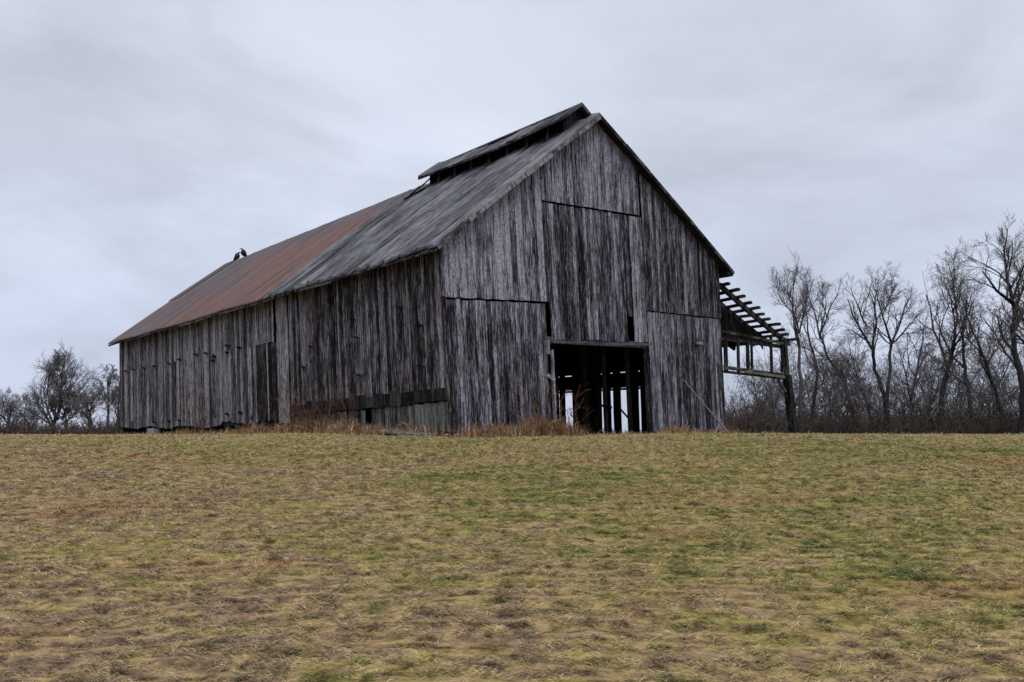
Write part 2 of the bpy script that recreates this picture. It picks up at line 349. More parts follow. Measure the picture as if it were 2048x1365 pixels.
def boards(mb, P, a0, a1, zb, zt, d=0., wmin=.11, wmax=.22, th=.025, gap=.011, jb=.03, jt=.0, bias=.5, jd=.008, skip=(), tw=1., lean=0.):
    """vertical boards on the wall frame P(a, z, d): a along the wall, d outwards"""
    a = a0; sgn = 1
    while a < a1-.02:
        wd = random.uniform(wmin, wmax); b = min(a+wd, a1)
        if a1-b < wmin*.5: b = a1
        mid = (a+b)/2
        if not any(k0 < mid < k1 for k0, k1 in skip):
            g = gap*random.choice((.6, 1, 1, 1.6))
            zb0, zb1 = zb(a)+random.uniform(-jb, jb), 0; zb1 = zb0+(zb(b)-zb(a))
            dz = random.uniform(-jt, jt); zt0, zt1 = zt(a+g)+dz, zt(b-g)+dz
            dd = d+random.uniform(-jd, jd); e = random.uniform(-.4, .4)*jd; sh = random.uniform(-.006, .006)
            r = random.random()*30
            tn = min(1, max(0, random.gauss(.5, .27*tw)))
            nseg = max(1, int((zt0-zb0)/.9)); vs = []; uv = []; cl = []; fs = []
            for i in range(nseg+1):
                f = i/nseg; z0 = zb0+(zt0-zb0)*f; z1 = zb1+(zt1-zb1)*f
                wv = .004*math.sin(f*5+r); wn = random.uniform(-.5, .5)*g+sh*f
                for (aa, zz, oo) in ((a+wn, z0, dd-e), (b-g+wn, z1, dd+e), (b-g+wn, z1, dd+e-th), (a+wn, z0, dd-e-th)):
                    vs.append(P(aa, zz, oo+wv)); uv.append((aa+r, zz, r)); cl.append((tn, random.random(), bias(mid, zz) if callable(bias) else bias, 1))
            for i in range(nseg):
                o = i*4
                for j in range(4): fs.append((o+j, o+(j+1) % 4, o+4+(j+1) % 4, o+4+j))
            fs.append((3, 2, 1, 0)); o = nseg*4; fs.append((o, o+1, o+2, o+3))
            mb.add(vs, fs, uv, cl)
        a = b
PF = lambda a, z, d: B(-d, a, z)            # gable end facing the field
PS = lambda a, z, d: B(a, -d, z)            # long side
PR = lambda a, z, d: B(a, W+d, z)           # lean-to side
PB = lambda a, z, d: B(L+d, a, z)           # far end
top = lambda t: roofz(t)-.03
def lin(p, q):
    (a, za), (b, zb_) = p, q
    return lambda x: za+(zb_-za)*(x-a)/(b-a)
# --- gable end, divided as the photograph shows
tL1 = front(1092, 600)[0]; tC2 = front(1292, 620)[0]
mbx = MB()
le = lin(front(905, 595), front(1092, 604))
up = lambda a, z: .60 if z > 5 else .55
boards(mbx, PF, .0, tL1, le, top, .035, bias=lambda a, z: .67+.08*min(1, max(0, (z-3.6)/2.5))*(1 if a < 3 else .6), jt=0, jb=.012)
part(mbx, 'gable_boards', M_GABLE, label='upper left boarding of the gable end, silver grey')
mbx = MB(); boards(mbx, PF, .0, front(1093, 650)[0], lambda a: .02, lambda a: le(a)-.055, 0, jt=.022, bias=lambda a, z: .47+.10*max(0, z-3.0), jb=.05, wmin=.13, wmax=.22)
part(mbx, 'gable_boards', M_GABLE, label='lower left boarding of the gable end, dark grey')
hd = lin(front(1092, 403), front(1280, 432)); dl = lin(front(1100, 679), front(1297, 685))
slz = front(1096, 606)[1]; sl1 = front(1101, 640)[0]
mbx = MB(); boards(mbx, PF, tL1, sl1, lambda a: slz, lambda a: hd(a)-.05, .012, bias=.45, wmin=.3, wmax=.4); boards(mbx, PF, sl1, tC2, dl, lambda a: hd(a)-.05, .012, jt=.018, bias=lambda a, z: .46+.035*max(0, z-4.5), jb=.03, skip=((front(1257, 650)[0], front(1266, 650)[0]),), wmin=.15)
sk0, sk1 = front(1257, 650)[0], front(1266, 650)[0]
boards(mbx, PF, sk0+.03, sk1, lambda a: front(1260, 632)[1], lambda a: hd(a)-.05, .012, bias=.40, wmin=.3, wmax=.4)
part(mbx, 'gable_boards', M_GABLE, label='dark middle boarding above the barn doorway')
mbx = MB(); hL = tL1-.02; hR = front(1276, 400)[0]
boards(mbx, PF, hL+.02, hR, hd, top, .05, bias=lambda a, z: .57+.04*max(0, z-8), jb=.01, wmin=.14, wmax=.24)
part(mbx, 'hay_door', M_GABLE, label='boarded hay door under the barn peak')
mbx = MB(); re_ = lin(front(1300, 622), front(1440, 637))
boards(mbx, PF, tC2, W, re_, top, .03, bias=lambda a, z: .41+.02*max(0, z-5), jb=.012, skip=())
boards(mbx, PF, front(1284, 400)[0], tC2, lambda a: 6.6, top, .03, bias=.44)
part(mbx, 'gable_boards', M_GABLE, label='upper right boarding of the gable end')
mbx = MB(); tD2 = front(1297, 750)[0]
boards(mbx, PF, tD2, W, lambda a: .0, lambda a: re_(max(a, tC2))-.04, .0, jt=.022, bias=lambda a, z: .43+.10*max(0, z-3.4), jb=.05)
part(mbx, 'gable_boards', M_GABLE, label='lower right boarding of the gable end beside the doorway')
# backing strip behind the black slot left of the door lintel, and the corner boards
mbx = MB(); s0 = front(1091, 640)[0]
tA = front(1100, 684); tB = front(1299, 690)
mbx.beam(B(-.10, tA[0], tA[1]), B(-.10, (tA[0]+tB[0])/2, (tA[1]+tB[1])/2-.02), .05, .085, (.7, .5, .75)); mbx.beam(B(-.10, (tA[0]+tB[0])/2, (tA[1]+tB[1])/2-.02), B(-.10, tB[0], tB[1]), .05, .085, (.7, .5, .9)); part(mbx, 'door_track', M_BEAM)
mbx = MB(); mbx.beam(B(.10, tA[0]-.3, tA[1]+.05), B(.10, tB[0]+.3, tB[1]), .15, .2); part(mbx, 'lintel', M_BEAM)
mbx = MB(); p = front(1097, 702); mbx.beam(B(-.06, p[0]-.10, p[1]-.12), B(-.06, p[0]-.10, p[1]+.32), .06, .16, (.6, .5, .7)); part(mbx, 'track_bracket', M_GREY)
mbx = MB(); p = front(1396, 687); mbx.beam(B(-.06, p[0]-.17, p[1]), B(-.06, p[0]+.17, p[1]), .07, .10, (.6, .5, .6)); mbx.beam(B(-.05, p[0]+.0, p[1]-.0), B(-.05, p[0]+.02, p[1]-.55), .03, .05, (.6, .5, .6)); part(mbx, 'wall_bracket', M_GREY)
for (x, y) in ((1097, 757),):
    mbx = MB(); p = front(x, y); mbx.beam(B(-.04, p[0]-.08, p[1]+.1), B(-.12, p[0]+.14, p[1]-.06), .04, .1, (.7, .5, .9)); part(mbx, 'gate_hinge', M_GREY)
mbx = MB(); a_, b_ = front(1101, 700), front(1110, 860); mbx.beam(B(-.03, a_[0]+.02, a_[1]), B(-.03, b_[0], .02), .07, .09, (.7, .5, .68)); part(mbx, 'door_jamb', M_GABLE)
mbx = MB(); mbx.beam(B(.09, tD2+.05, 3.0), B(.09, tD2+.05, 0), .14, .14); part(mbx, 'door_jamb', M_BEAM)
mbx = MB()
mbx.beam(B(.03, -.030, 0.02), B(.03, -.030, 5.15), .12, .03, (.5, .5, .42), up=(U1[0], U1[1], 0)); mbx.beam(B(.0, -.06, 3.7), B(.0, -.06, 5.15), .05, .07, (.6, .5, .6)); part(mbx, 'corner_board', M_SIDE)
# --- long side facing left
sB0 = side(578, 700)[0]; sB1 = side(557, 700)[0]; sD0 = side(562, 760)[0]; sD1 = side(513, 760)[0]
skl = lin((0, .88), (sB0, .62)); eav = lambda a: 5.26
mbx = MB(); boards(mbx, PS, .02, sB0, lambda a: skl(a)+.02, eav, .0, bias=lambda a, z: .47-.05*(a/10 < .35)*(z < 2.0)+.05*(vn1(a, z)), jb=.05, wmin=.12, wmax=.22) if False else None
def sidebias(a, z): return .44+.16*(float(vnoise(a*.55, z*.45, 9))-.5)+.04*(a > 5)
boards(mbx, PS, .02, sB0, lambda a: skl(a)+.28, eav, .0, bias=sidebias, jb=.04, wmin=.12, wmax=.23)
part(mbx, 'side_boards', M_SIDE, label='dark brown near section of the long side wall')
mbx = MB()
boards(mbx, PS, .05, sB0+.1, lambda a: skl(a)-.01, lambda a: skl(a)+.38, .025, bias=.5, jb=.03, jt=.05, wmin=.3, wmax=.9)
part(mbx, 'sill_board', M_DARK)
for a0_, a1_ in ((.14, 4.12), (4.5, 5.5), (5.66, sB0-.1)):
    mbx = MB(); boards(mbx, PS, a0_, a1_, lambda a: -.02, lambda a: skl(a)-.03, -.02, bias=lambda a, z: .55 if a < 3.8 else .42, jb=.05, jt=.03, jd=.012, gap=.012, wmin=.14, wmax=.26)
    part(mbx, 'skirt_boards', M_SKIRT)
mbx = MB(); boards(mbx, PS, sB0, sB1+.05, lambda a: .35, eav, .05, bias=.66, wmin=.2, wmax=.3, tw=.4); part(mbx, 'wall_batten', M_SIDE2)
zslot = side(552, 683)[1]
sE0 = sD1
mbx = MB(); boards(mbx, PS, side(546, 640)[0], sE0+.02, lambda a: zslot, eav, .0, bias=.56, jb=.02); part(mbx, 'side_boards', M_SIDE2)
mid = (sD0+sD1)/2
for a0, a1 in ((sB1+.06, mid-.05), (mid+.02, sD1-.03)):
    mbx = MB(); boards(mbx, PS, a0, a1, lambda a: .45, lambda a: zslot-.03, .02, bias=.24, jb=.02, wmin=.2, wmax=.35, tw=.5)
    part(mbx, 'vent_door', M_SIDE)
mbx = MB(); boards(mbx, PS, mid-.05, mid+.02, lambda a: .45, lambda a: zslot+.05, .035, bias=.8, wmin=.05, wmax=.2); part(mbx, 'wall_batten', M_SIDE2)
def farb(a): return .28+.06*math.sin(a*1.3)+(.14 if a < 16 else 0)
def fartone(a, z): return .50+.10*(float(vnoise(a*.35, z*.4, 19))-.5)+(.04 if a < 20 else -.03)
mbx = MB(); boards(mbx, PS, sE0, L, farb, eav, .0, bias=fartone, jb=.03, wmin=.18, wmax=.34, jd=.014, skip=((22.0, 22.2),)); part(mbx, 'side_boards', M_SIDE2, label='paler grey far section of the long side wall')
# tall hinged ventilator boards standing a little proud
x = sE0+.4; 
while x < L-.8:
    mbx = MB(); wv = random.uniform(.22, .34); boards(mbx, PS, x, x+wv, lambda a: .62, lambda a: 3.35+.0*a, .035, bias=random.uniform(.42, .60), wmin=wv+.1, wmax=wv+.2, jd=.004); part(mbx, 'vent_board', M_SIDE2)
    x += random.uniform(1.35, 2.0)
for (px_, py_) in ((457, 692), (480, 696), (431, 714), (414, 707), (394, 710), (361, 720), (340, 728), (310, 733), (290, 737), (269, 740), (253, 743), (457, 829), (483, 826), (361, 842), (340, 843), (310, 845),
                   (660, 601), (709, 640), (716, 676), (803, 616), (843, 652), (624, 694), (609, 735), (722, 752), (846, 733), (457, 706), (428, 722)):
    p = side(px_, py_); mbx = MB(); wd = .16 if px_ < 500 else .13
    mbx.beam(B(p[0]-wd, -.065, p[1]-.02), B(p[0]+wd, -.065, p[1]+.03), .06, .07 if px_ < 500 else .045, (.1, .5, .2)); part(mbx, 'strap_hinge', M_DARK)
# support pieces under the far section
for a in (10.9, 12.0, 13.2, 14.6, 15.5, 17.4, 19.6, 22.4, 25.2, 30.4):
    mbx = MB(); mbx.beam(B(a, .15, -.1), B(a, .15, .6), .22, .22); part(mbx, 'foundation_post', M_BEAM)
mbx = MB(); mbx.beam(B(9.8, .16, .40), B(L, .16, .40), .2, .22); part(mbx, 'sill_beam', M_INT)
mbx = MB(); a_ = side(305, 856); mbx.beam(B(a_[0]-.55, .05, .05), B(a_[0]+.55, .05, .05), .3, .34, (.9, .5, .8)); part(mbx, 'foundation_block', simple('concrete', (.26, .26, .26)))
# --- far end and lean-to side
mbx = MB(); boards(mbx, PB, 0, W, lambda a: -.05, top, 0, bias=.5, gap=.003); part(mbx, 'rear_boards', M_SIDE2)
gaps = []
for x0, x1 in ((1114, 1121), (1132, 1146), (1191, 1198), (1204, 1209), (1223, 1228), (1243, 1259), (1279, 1283)):
    gaps.append(tuple(sorted((rwall(x0, 830)[0], rwall(x1, 830)[0]))))
zA = rwall(1140, 780)[1]; zB = zA+.62
mbx = MB()
rb = lambda a: (zB if 2.0 < a < 12.5 else -.05)
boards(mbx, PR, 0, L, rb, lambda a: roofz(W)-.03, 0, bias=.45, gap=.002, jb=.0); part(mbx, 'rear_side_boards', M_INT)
cuts = sorted(gaps); e = 2.0; spans = []
for g0, g1 in cuts: spans.append((e, g0)); e = g1
spans.append((e, 12.7))
mbx = MB()
for a0, a1 in spans:
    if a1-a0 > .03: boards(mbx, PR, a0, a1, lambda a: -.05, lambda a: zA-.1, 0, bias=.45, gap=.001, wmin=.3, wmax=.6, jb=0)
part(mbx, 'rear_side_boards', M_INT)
mbx = MB(); gl = [g for g in cuts]
e = 2.0
for g0, g1 in cuts:
    w_ = (g1-g0); ext = .25 if w_ > .35 else 0
    mbx.hexa([B(*q) for q in ((e, W+.02, zA-.1), (g0, W+.02, zA-.1), (g0, W-.02, zA-.1), (e, W-.02, zA-.1), (e, W+.02, zB+.05), (g0, W+.02, zB+.05), (g0, W-.02, zB+.05), (e, W-.02, zB+.05))]); e = g1
mbx.hexa([B(*q) for q in ((e, W+.02, zA-.1), (12.7, W+.02, zA-.1), (12.7, W-.02, zA-.1), (e, W-.02, zA-.1), (e, W+.02, zB+.05), (12.7, W+.02, zB+.05), (12.7, W-.02, zB+.05), (e, W-.02, zB+.05))])
for g0, g1 in cuts:
    if g1-g0 < .45: mbx.beam(B(g0-.05, W-.06, zA+.27), B(g1+.05, W-.06, zA+.27), .04, .62)
for zz, hh in ((zA-.10, .09), (zA+.22, .26), (zA+.50, .07)):
    mbx.beam(B(2, W-.05, zz), B(12.7, W-.05, zz), .05, hh)
part(mbx, 'wall_rail', M_INT)
# --- inside: posts, tie beams, tier poles
for (s_, t_, wd) in ((2.0, 3.6, .2), (3.6, 8.9, .16), (5.0, 8.6, .22), (4.4, 10.4, .18), (8.2, 6.6, .24), (8.2, 3.5, .2), (12, 4.2, .2), (12, 8.2, .2), (6.2, 9.9, .18), (9.0, 10.0, .18), (16, 4.2, .2), (16, 8.2, .2), (22, 4.2, .2), (22, 8.2, .2), (.35, .35, .2), (.35, W-.35, .2), (5.3, .2, .2), (10.6, .2, .2), (15.9, .2, .2), (21.2, .2, .2), (26.4, .2, .2)):
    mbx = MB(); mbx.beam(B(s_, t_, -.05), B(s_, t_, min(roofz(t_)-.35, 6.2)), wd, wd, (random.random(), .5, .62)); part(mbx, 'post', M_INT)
def tpos(px_, s_):
    q, _ = ray(px_, 800); return (C0[1]*q+U1[1]*s_*q-C0[0]-U1[0]*s_)/(U2[0]-U2[1]*q)
for px_, s_, wd in ((1260, 1.3, .12), (1212, 2.2, .11), (1172, 5.4, .3), (1302, .6, .2)):
    mbx = MB(); t_ = tpos(px_, s_); mbx.beam(B(s_, t_, -.05), B(s_, t_+.02, 5.8), wd, wd, (.5, .5, .62)); part(mbx, 'post', M_INT)
mbx = MB(); mbx.beam(B(2.5, tpos(1236, 2.5), 1.0), B(2.7, tpos(1275, 2.7), .15), .05, .05); part(mbx, 'fallen_rail', M_BEAM); mbx = MB(); mbx.beam(B(2.0, tpos(1225, 2), .9), B(2.2, tpos(1195, 2.2), 1.0), .05, .09); part(mbx, 'fallen_rail', M_BEAM)
for s_ in (3.6, 8.2, 12.0, 16.0, 22.0, 27.0):
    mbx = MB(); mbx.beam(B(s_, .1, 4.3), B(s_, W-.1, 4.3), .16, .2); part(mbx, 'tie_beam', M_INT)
for zz in (3.3, 5.6, 7.4):
    mbx = MB(); h = (10.2-zz)/.82 if zz > 5.3 else 6
    for t_ in np.arange(1.2, W-1, 1.25):
        if roofz(t_)-zz < .5: continue
        for s_ in (0,): mbx.beam(B(1.4, t_, zz), B(26, t_, zz+.05), .08, .09)
    part(mbx, 'tier_poles', M_INT)
fl = bpy.data.meshes.new('barn_floor'); fl.from_pydata([tuple(B(s_, t_, -.012)) for s_, t_ in ((.1, .1), (L-.1, .1), (L-.1, W-.1), (.1, W-.1))], [], [(0, 3, 2, 1)]); fl.materials.append(simple('bare_dirt', (.09, .065, .045)))
fo = bpy.data.objects.new('barn_floor', fl); COL.objects.link(fo); tag(fo, kind='structure')
# --- roof
SF, SR, OH = -.34, L+.35, .48
def wob(s, r): return .05*(float(vnoise(s*.35, r*.3, 5))-.5)-.10*math.sin(math.pi*min(1, max(0, s/L)))*(.3+.1*r/6)
def RL(s, r, d=0):           # left slope, r metres (horizontal) from the ridge
    t = TR-r; return B(s, t, 5.28+(10.36-5.28)/TR*t+.05+d+wob(s, r))
def RRt(s, r, d=0):
    t = TR+r; return B(s, t, 10.36-.640*r+.05+d+wob(s, 0)*max(.3, 1-r/6))
def slab(mb, f, s0, s1, r0, r1, d0, d1, ns, nr, uvf=None, tone=.5, bias=.5):
    n = len(mb.v); 
    vs = []; uv = []
    for d in (d0, d1):
        for i in range(ns+1):
            for j in range(nr+1):
                s_ = s0+(s1-s0)*i/ns; r_ = r0+(r1-r0)*j/nr
                vs.append(f(s_, r_, d(s_, r_) if callable(d) else d)); uv.append((s_, r_, tone*9))
    m = (ns+1)*(nr+1); ix = lambda k, i, j: k*m+i*(nr+1)+j; fs = []
    for i in range(ns):
        for j in range(nr):
            fs.append((ix(0, i, j), ix(0, i, j+1), ix(0, i+1, j+1), ix(0, i+1, j))); fs.append((ix(1, i, j), ix(1, i+1, j), ix(1, i+1, j+1), ix(1, i, j+1)))
    for i in range(ns):
        for j in (0, nr): fs.append((ix(0, i, j), ix(0, i+1, j), ix(1, i+1, j), ix(1, i, j)))
    for j in range(nr):
        for i in (0, ns): fs.append((ix(0, i, j), ix(0, i, j+1), ix(1, i, j+1), ix(1, i, j)))
    mb.add(vs, fs, uv, (tone, .5, bias))
mbx = MB(); slab(mbx, RL, SF+.05, SR-.05, .0, TR+OH-.06, -.05, .0, 30, 6); slab(mbx, RRt, SF+.05, SR-.05, .0, W-TR+OH, -.05, .0, 30, 6)
roof = part(mbx, 'roof', M_DARK)
S1 = 10.75
mbx = MB(); s = SF
while s < S1:
    wd = random.uniform(.16, .42); e = min(s+wd, S1); 
    r = 0.0; brk = sorted([0, TR+OH+random.uniform(-.10, .08)]+[random.uniform(1.2, 5.6) for _ in range(random.choice((0, 1, 1, 2)))])
    lift = random.uniform(.02, .07); tilt = random.uniform(-.05, .07); ph = random.random()*6; amp = random.uniform(.01, .06)
    for r0, r1 in zip(brk[:-1], brk[1:]):
        tn = random.random(); l2 = lift+random.uniform(-.01, .015)
        c0, c1 = s, e
        def sh(s_, r_, d, c0=c0, c1=c1, ph=ph, amp=amp):
            return RL(s_+amp*math.sin(r_*1.4+ph), r_, d)
        slab(mbx, sh, c0-.01, c1+.0, r0, r1+.03, 0.003, lambda s_, r_: l2+tilt*(s_-c0)/max(.1, c1-c0)+.015*math.sin(r_*2+ph)+.02*float(vnoise(s_*3, r_*1.3, 4)), 2, 7, tone=tn)
    s = e
part(mbx, 'roof_sheeting', M_RG, roof, label='weathered grey wavy sheeting on the near part of the roof')
mbx = MB(); ns = int((SR-S1)/.07)
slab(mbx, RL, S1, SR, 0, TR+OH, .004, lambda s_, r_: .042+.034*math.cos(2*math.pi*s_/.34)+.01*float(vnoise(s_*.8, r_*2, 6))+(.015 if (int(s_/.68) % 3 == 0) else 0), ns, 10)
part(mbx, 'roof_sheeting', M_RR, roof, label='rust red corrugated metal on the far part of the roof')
mbx = MB(); slab(mbx, RL, SR-1.3, SR+.42, 0, 3.35, .085, .12, 6, 6); part(mbx, 'roof_sheeting', M_RR, roof, label='loose upper sheet overhanging the far end of the roof')
mbx = MB(); slab(mbx, RRt, SF, SR, 0, W-TR+OH, .004, .05, 40, 8); part(mbx, 'roof_sheeting', M_RG, roof)
mbx = MB()
for a, b in zip(np.arange(S1+.1, SR-.4, 2.05), np.arange(S1+.1, SR-.4, 2.05)+2.0):
    b = min(b, SR)
    slab(mbx, RL, a, b, 0, .17, .055, .068, 2, 1, tone=random.random()); slab(mbx, RRt, a, b, 0, .17, .055, .068, 2, 1, tone=random.random())
part(mbx, 'ridge_cap', M_RG, roof)
# rake boards and eave boards
for side_ in (0, 1):
    f = RL if side_ == 0 else RRt; rr = TR+OH-.04 if side_ == 0 else W-TR+OH
    mbx = MB(); n = 6
    for i in range(n):
        r0, r1 = rr*i/n, rr*(i+1)/n-.02; j = random.uniform(-.02, .02)
        mbx.beam(f(SF-.02, r0, -.06+j), f(SF-.02, r1, -.06+j), .035, .12, (random.random(), .5, .62 if side_ == 0 else .5))
    part(mbx, 'rake_board', M_GREY if side_ == 0 else M_BEAM, roof)
mbx = MB()
a = SF
while a < SR:
    b = min(a+random.uniform(1.8, 3.2), SR); mbx.beam(RL(a, TR+OH-.02, -.06+random.uniform(-.04, .0)), RL(b, TR+OH-.02, -.06+random.uniform(-.04, .02)), .035, .09, (random.random(), .5, .5)); a = b+.02
part(mbx, 'eave_board', M_BEAM, roof)
mbx = MB(); mbx.beam(RRt(SF, W-TR+.28, -.22), RRt(L, W-TR+.28, -.22), .3, .16); part(mbx, 'eave_board', M_BEAM, roof)
# rafters under the deck
mbx = MB()
for s_ in np.arange(.3, L, .9):
    mbx.beam(RL(s_, .05, -.11), RL(s_, TR+OH-.15, -.11), .06, .12); mbx.beam(RRt(s_, .05, -.11), RRt(s_, W-TR+OH-.1, -.11), .06, .12)
part(mbx, 'rafters', M_INT, roof)
# --- roof monitor (raised ridge vent)
mon = empty('roof_monitor', (0, 0, 0)); mon.parent = barn
MS0, MS1, MW, ME, MZ = .75, 8.45, .62, 1.02, 11.02
def ML(s, r, d=0): return B(s, TR-r, MZ-.80*r+d+.06*(float(vnoise(s*.8, r, 8))-.5)-.10*math.sin(math.pi*(s-MS0)/(MS1-MS0)))
def MR(s, r, d=0): return B(s, TR+r, MZ-.74*r+d)
mbx = MB(); s = MS0-.3
while s < MS1+.25:
    e = min(s+random.uniform(.18, .4), MS1+.25); l2 = random.uniform(.03, .06); tl = random.uniform(-.03, .04); c0, c1 = s, e
    slab(mbx, ML, c0-.01, c1, 0, ME+random.uniform(-.05, .05), 0, lambda s_, r_: l2+tl*(s_-c0)/max(.1, c1-c0), 1, 3, tone=random.random())
    s = e
slab(mbx, MR, MS0-.3, MS1+.25, 0, ME, 0, .05, 8, 2)
part(mbx, 'monitor_roof', M_RG, mon)
mbx = MB(); mbx.beam(ML(MS0-.3, 0, -.02), ML(MS0-.3, ME, -.02), .04, .11, (.6, .5, .6)); mbx.beam(MR(MS0-.3, 0, -.02), MR(MS0-.3, ME, -.02), .04, .11); mbx.beam(ML(MS0-.3, ME, -.03), ML(4, ME, -.03), .04, .09); mbx.beam(ML(4, ME, -.03), ML(MS1+.2, ME, -.04), .04, .09)
part(mbx, 'monitor_fascia', M_BEAM, mon)
mbx = MB()
PM = lambda a, z, d: B(a, TR-MW-d, z)
boards(mbx, PM, MS0, MS1, lambda a: roofz(TR-MW), lambda a: roofz(TR-MW)+.16, 0, bias=.45, wmin=.8, wmax=1.6)
boards(mbx, PM, MS0, MS1, lambda a: roofz(TR-MW)+.1, lambda a: MZ-.80*MW+.02, -.12, bias=.1, wmin=.8, wmax=1.6, gap=0)
PM2 = lambda a, z, d: B(a, TR+MW+d, z)
boards(mbx, PM2, MS0, MS1, lambda a: roofz(TR+MW)-.05, lambda a: MZ-.74*MW, 0, bias=.4)
PG = lambda a, z, d: B(MS0-d, a, z)
boards(mbx, PG, TR-MW, TR+MW, lambda a: roofz(a), lambda a: MZ-.78*abs(a-TR)-.02, 0, bias=.6, wmin=.12, wmax=.2)
PG2 = lambda a, z, d: B(MS1+d, a, z)
boards(mbx, PG2, TR-MW, TR+MW, lambda a: roofz(a), lambda a: MZ-.78*abs(a-TR)-.02, 0, bias=.4, wmin=.12, wmax=.2)
part(mbx, 'monitor_wall', M_DARK, mon)
for s_ in np.arange(MS0+.7, MS1, 1.05):
    mbx = MB(); mbx.beam(B(s_, TR-MW-.06, roofz(TR-MW)+.02), B(s_, TR-MW-.02, MZ-.80*MW-.22), .07, .06, (.8, .5, .8)); part(mbx, 'monitor_stud', M_BEAM, mon)
mbx = MB(); mbx.beam(RL(8.1, .62, .10), RL(9.4, 1.25, .12), .04, .05); mbx.tube([B(7.6, TR-MW-.2, 10.3), B(8.3, TR-.95, 9.95), RL(9.3, 1.2, .1)], [.03, .03, .03], 5); part(mbx, 'loose_lath', M_DARK, mon)

# --- lean-to skeleton on the far right
lt = empty('lean_to', (0, 0, 0)); lt.parent = barn; lt['label'] = 'open collapsing lean-to frame with bare rafters and battens'
TO = front(1576, 800)[0]; LTO = TO-W
def zz_at(px, py): return front(px, py)
r0t, r0z = front(1441, 570); r1t, r1z = front(1578, 687)
def LP(s, f, d=0): return B(s, r0t+(r1t-r0t)*f, r0z+(r1z-r0z)*f+d-.06*math.sin(f*3.1))
def lpart(mb, name, mat=M_BEAM): return part(mb, name, mat, lt)
for s_ in (0.05, .85, 2.6, 3.9, 5.2, 6.5, 7.8):
    mbx = MB()
    for i in range(3): mbx.beam(LP(s_, i/3), LP(s_, (i+1)/3+.004), .10, .20)
    lpart(mbx, 'rafter', M_DARK)  # dark colour carries the shade of rafters seen from below
nb = 11
for i in range(nb):
    f = .03+.94*i/(nb-1)+random.uniform(-.012, .012); mbx = MB(); e0 = -.36-random.uniform(-.12, .12)
    mbx.beam(LP(e0, f, .09+random.uniform(-.01, .03)), LP(1.0+random.uniform(-.1, .1), f+.01+random.uniform(-.015, .015), .09+random.uniform(-.04, .02)), .17, .10, up=(0, 0, 1)); lpart(mbx, 'batten', M_DARK)  # underside shade put into the batten colour too
mbx = MB()      # surviving roof cladding further back
LPf = lambda s_, r_, d: LP(s_, r_, d)
slab(mbx, LPf, .95, 14, 0, 1.0, .08, .13, 14, 6); lpart(mbx, 'lean_to_roof', M_DARK)
mbx = MB(); p0 = front(1446, 663); p1 = front(1580, 690); mbx.beam(B(0, p0[0], p0[1]), B(0, p1[0], p1[1]), .06, .10, (.5, .5, .45)); lpart(mbx, 'rail', M_MOSS)
mbx = MB(); p0 = front(1448, 676); p1 = front(1574, 694); mbx.beam(B(.12, p0[0], p0[1]), B(.12, p1[0], p1[1]), .10, .14); lpart(mbx, 'rail')
mbx = MB(); p0 = front(1448, 735); p1 = front(1566, 751); mbx.beam(B(0, p0[0], p0[1]), B(0, p1[0], p1[1]), .06, .13, (.5, .5, .5)); lpart(mbx, 'rail', M_MOSS)
mbx = MB(); p0 = front(1450, 743); p1 = front(1570, 757); mbx.beam(B(.10, p0[0], p0[1]), B(.10, p1[0], p1[1]), .05, .10); lpart(mbx, 'rail')
mbx = MB(); p0 = front(1487, 742); p1 = front(1567, 753); mbx.beam(B(-.07, p0[0], p0[1]-.03), B(-.07, p1[0], p1[1]-.04), .04, .10, (.8, .5, .7)); lpart(mbx, 'rail', M_MOSS)
for x, wd in ((1454, .2), (1479, .13), (1498, .17), (1506, .10), (1545, .14), (1566, .10)):
    a_, b_ = front(x, 670), front(x+2, 745); mbx = MB(); mbx.beam(B(.08, a_[0], a_[1]), B(.08, b_[0], b_[1]), wd, .06, (.3, .5, .4), up=(0, 0, 1)); lpart(mbx, 'stud')
a_, b_, c_ = front(1569, 683), front(1574, 756), front(1590, 868)
mbx = MB(); mbx.beam(B(0, a_[0], a_[1]), B(0, b_[0], b_[1]), .20, .14); mbx.beam(B(0, b_[0], b_[1]+.1), B(0, c_[0]-.08, -.25), .27, .27, (.4, .5, .38)); lpart(mbx, 'corner_post')
mbx = MB(); p0, p1 = front(1556, 760), front(1571, 784); mbx.beam(B(0, p0[0], p0[1]), B(0, p1[0], p1[1]), .09, .09); lpart(mbx, 'brace')
mbx = MB(); p0, p1 = front(1578, 752), front(1592, 742); mbx.beam(B(-.1, p0[0], p0[1]), B(-.1, p1[0], p1[1]), .05, .05, (.9, .5, .9)); lpart(mbx, 'brace', M_GREY)
# hanging back boards seen dark below the rafters
mbx = MB()
PL = lambda a, z, d: B(.80-d, a, z)
boards(mbx, PL, W+.05, r1t-.6, lambda a: r0z-1.65-(a-W)*.10+.12*math.sin(a*9), lambda a: r0z+(r1z-r0z)*(a-r0t)/(r1t-r0t)-.14, 0, bias=.3, wmin=.2, wmax=.35, gap=.0); lpart(mbx, 'end_boards', M_DARK)
for s_ in (4, 8, 12):
    mbx = MB(); mbx.beam(B(s_, W+LTO, -.2), B(s_, W+LTO, 3.5), .2, .2); lpart(mbx, 'post')

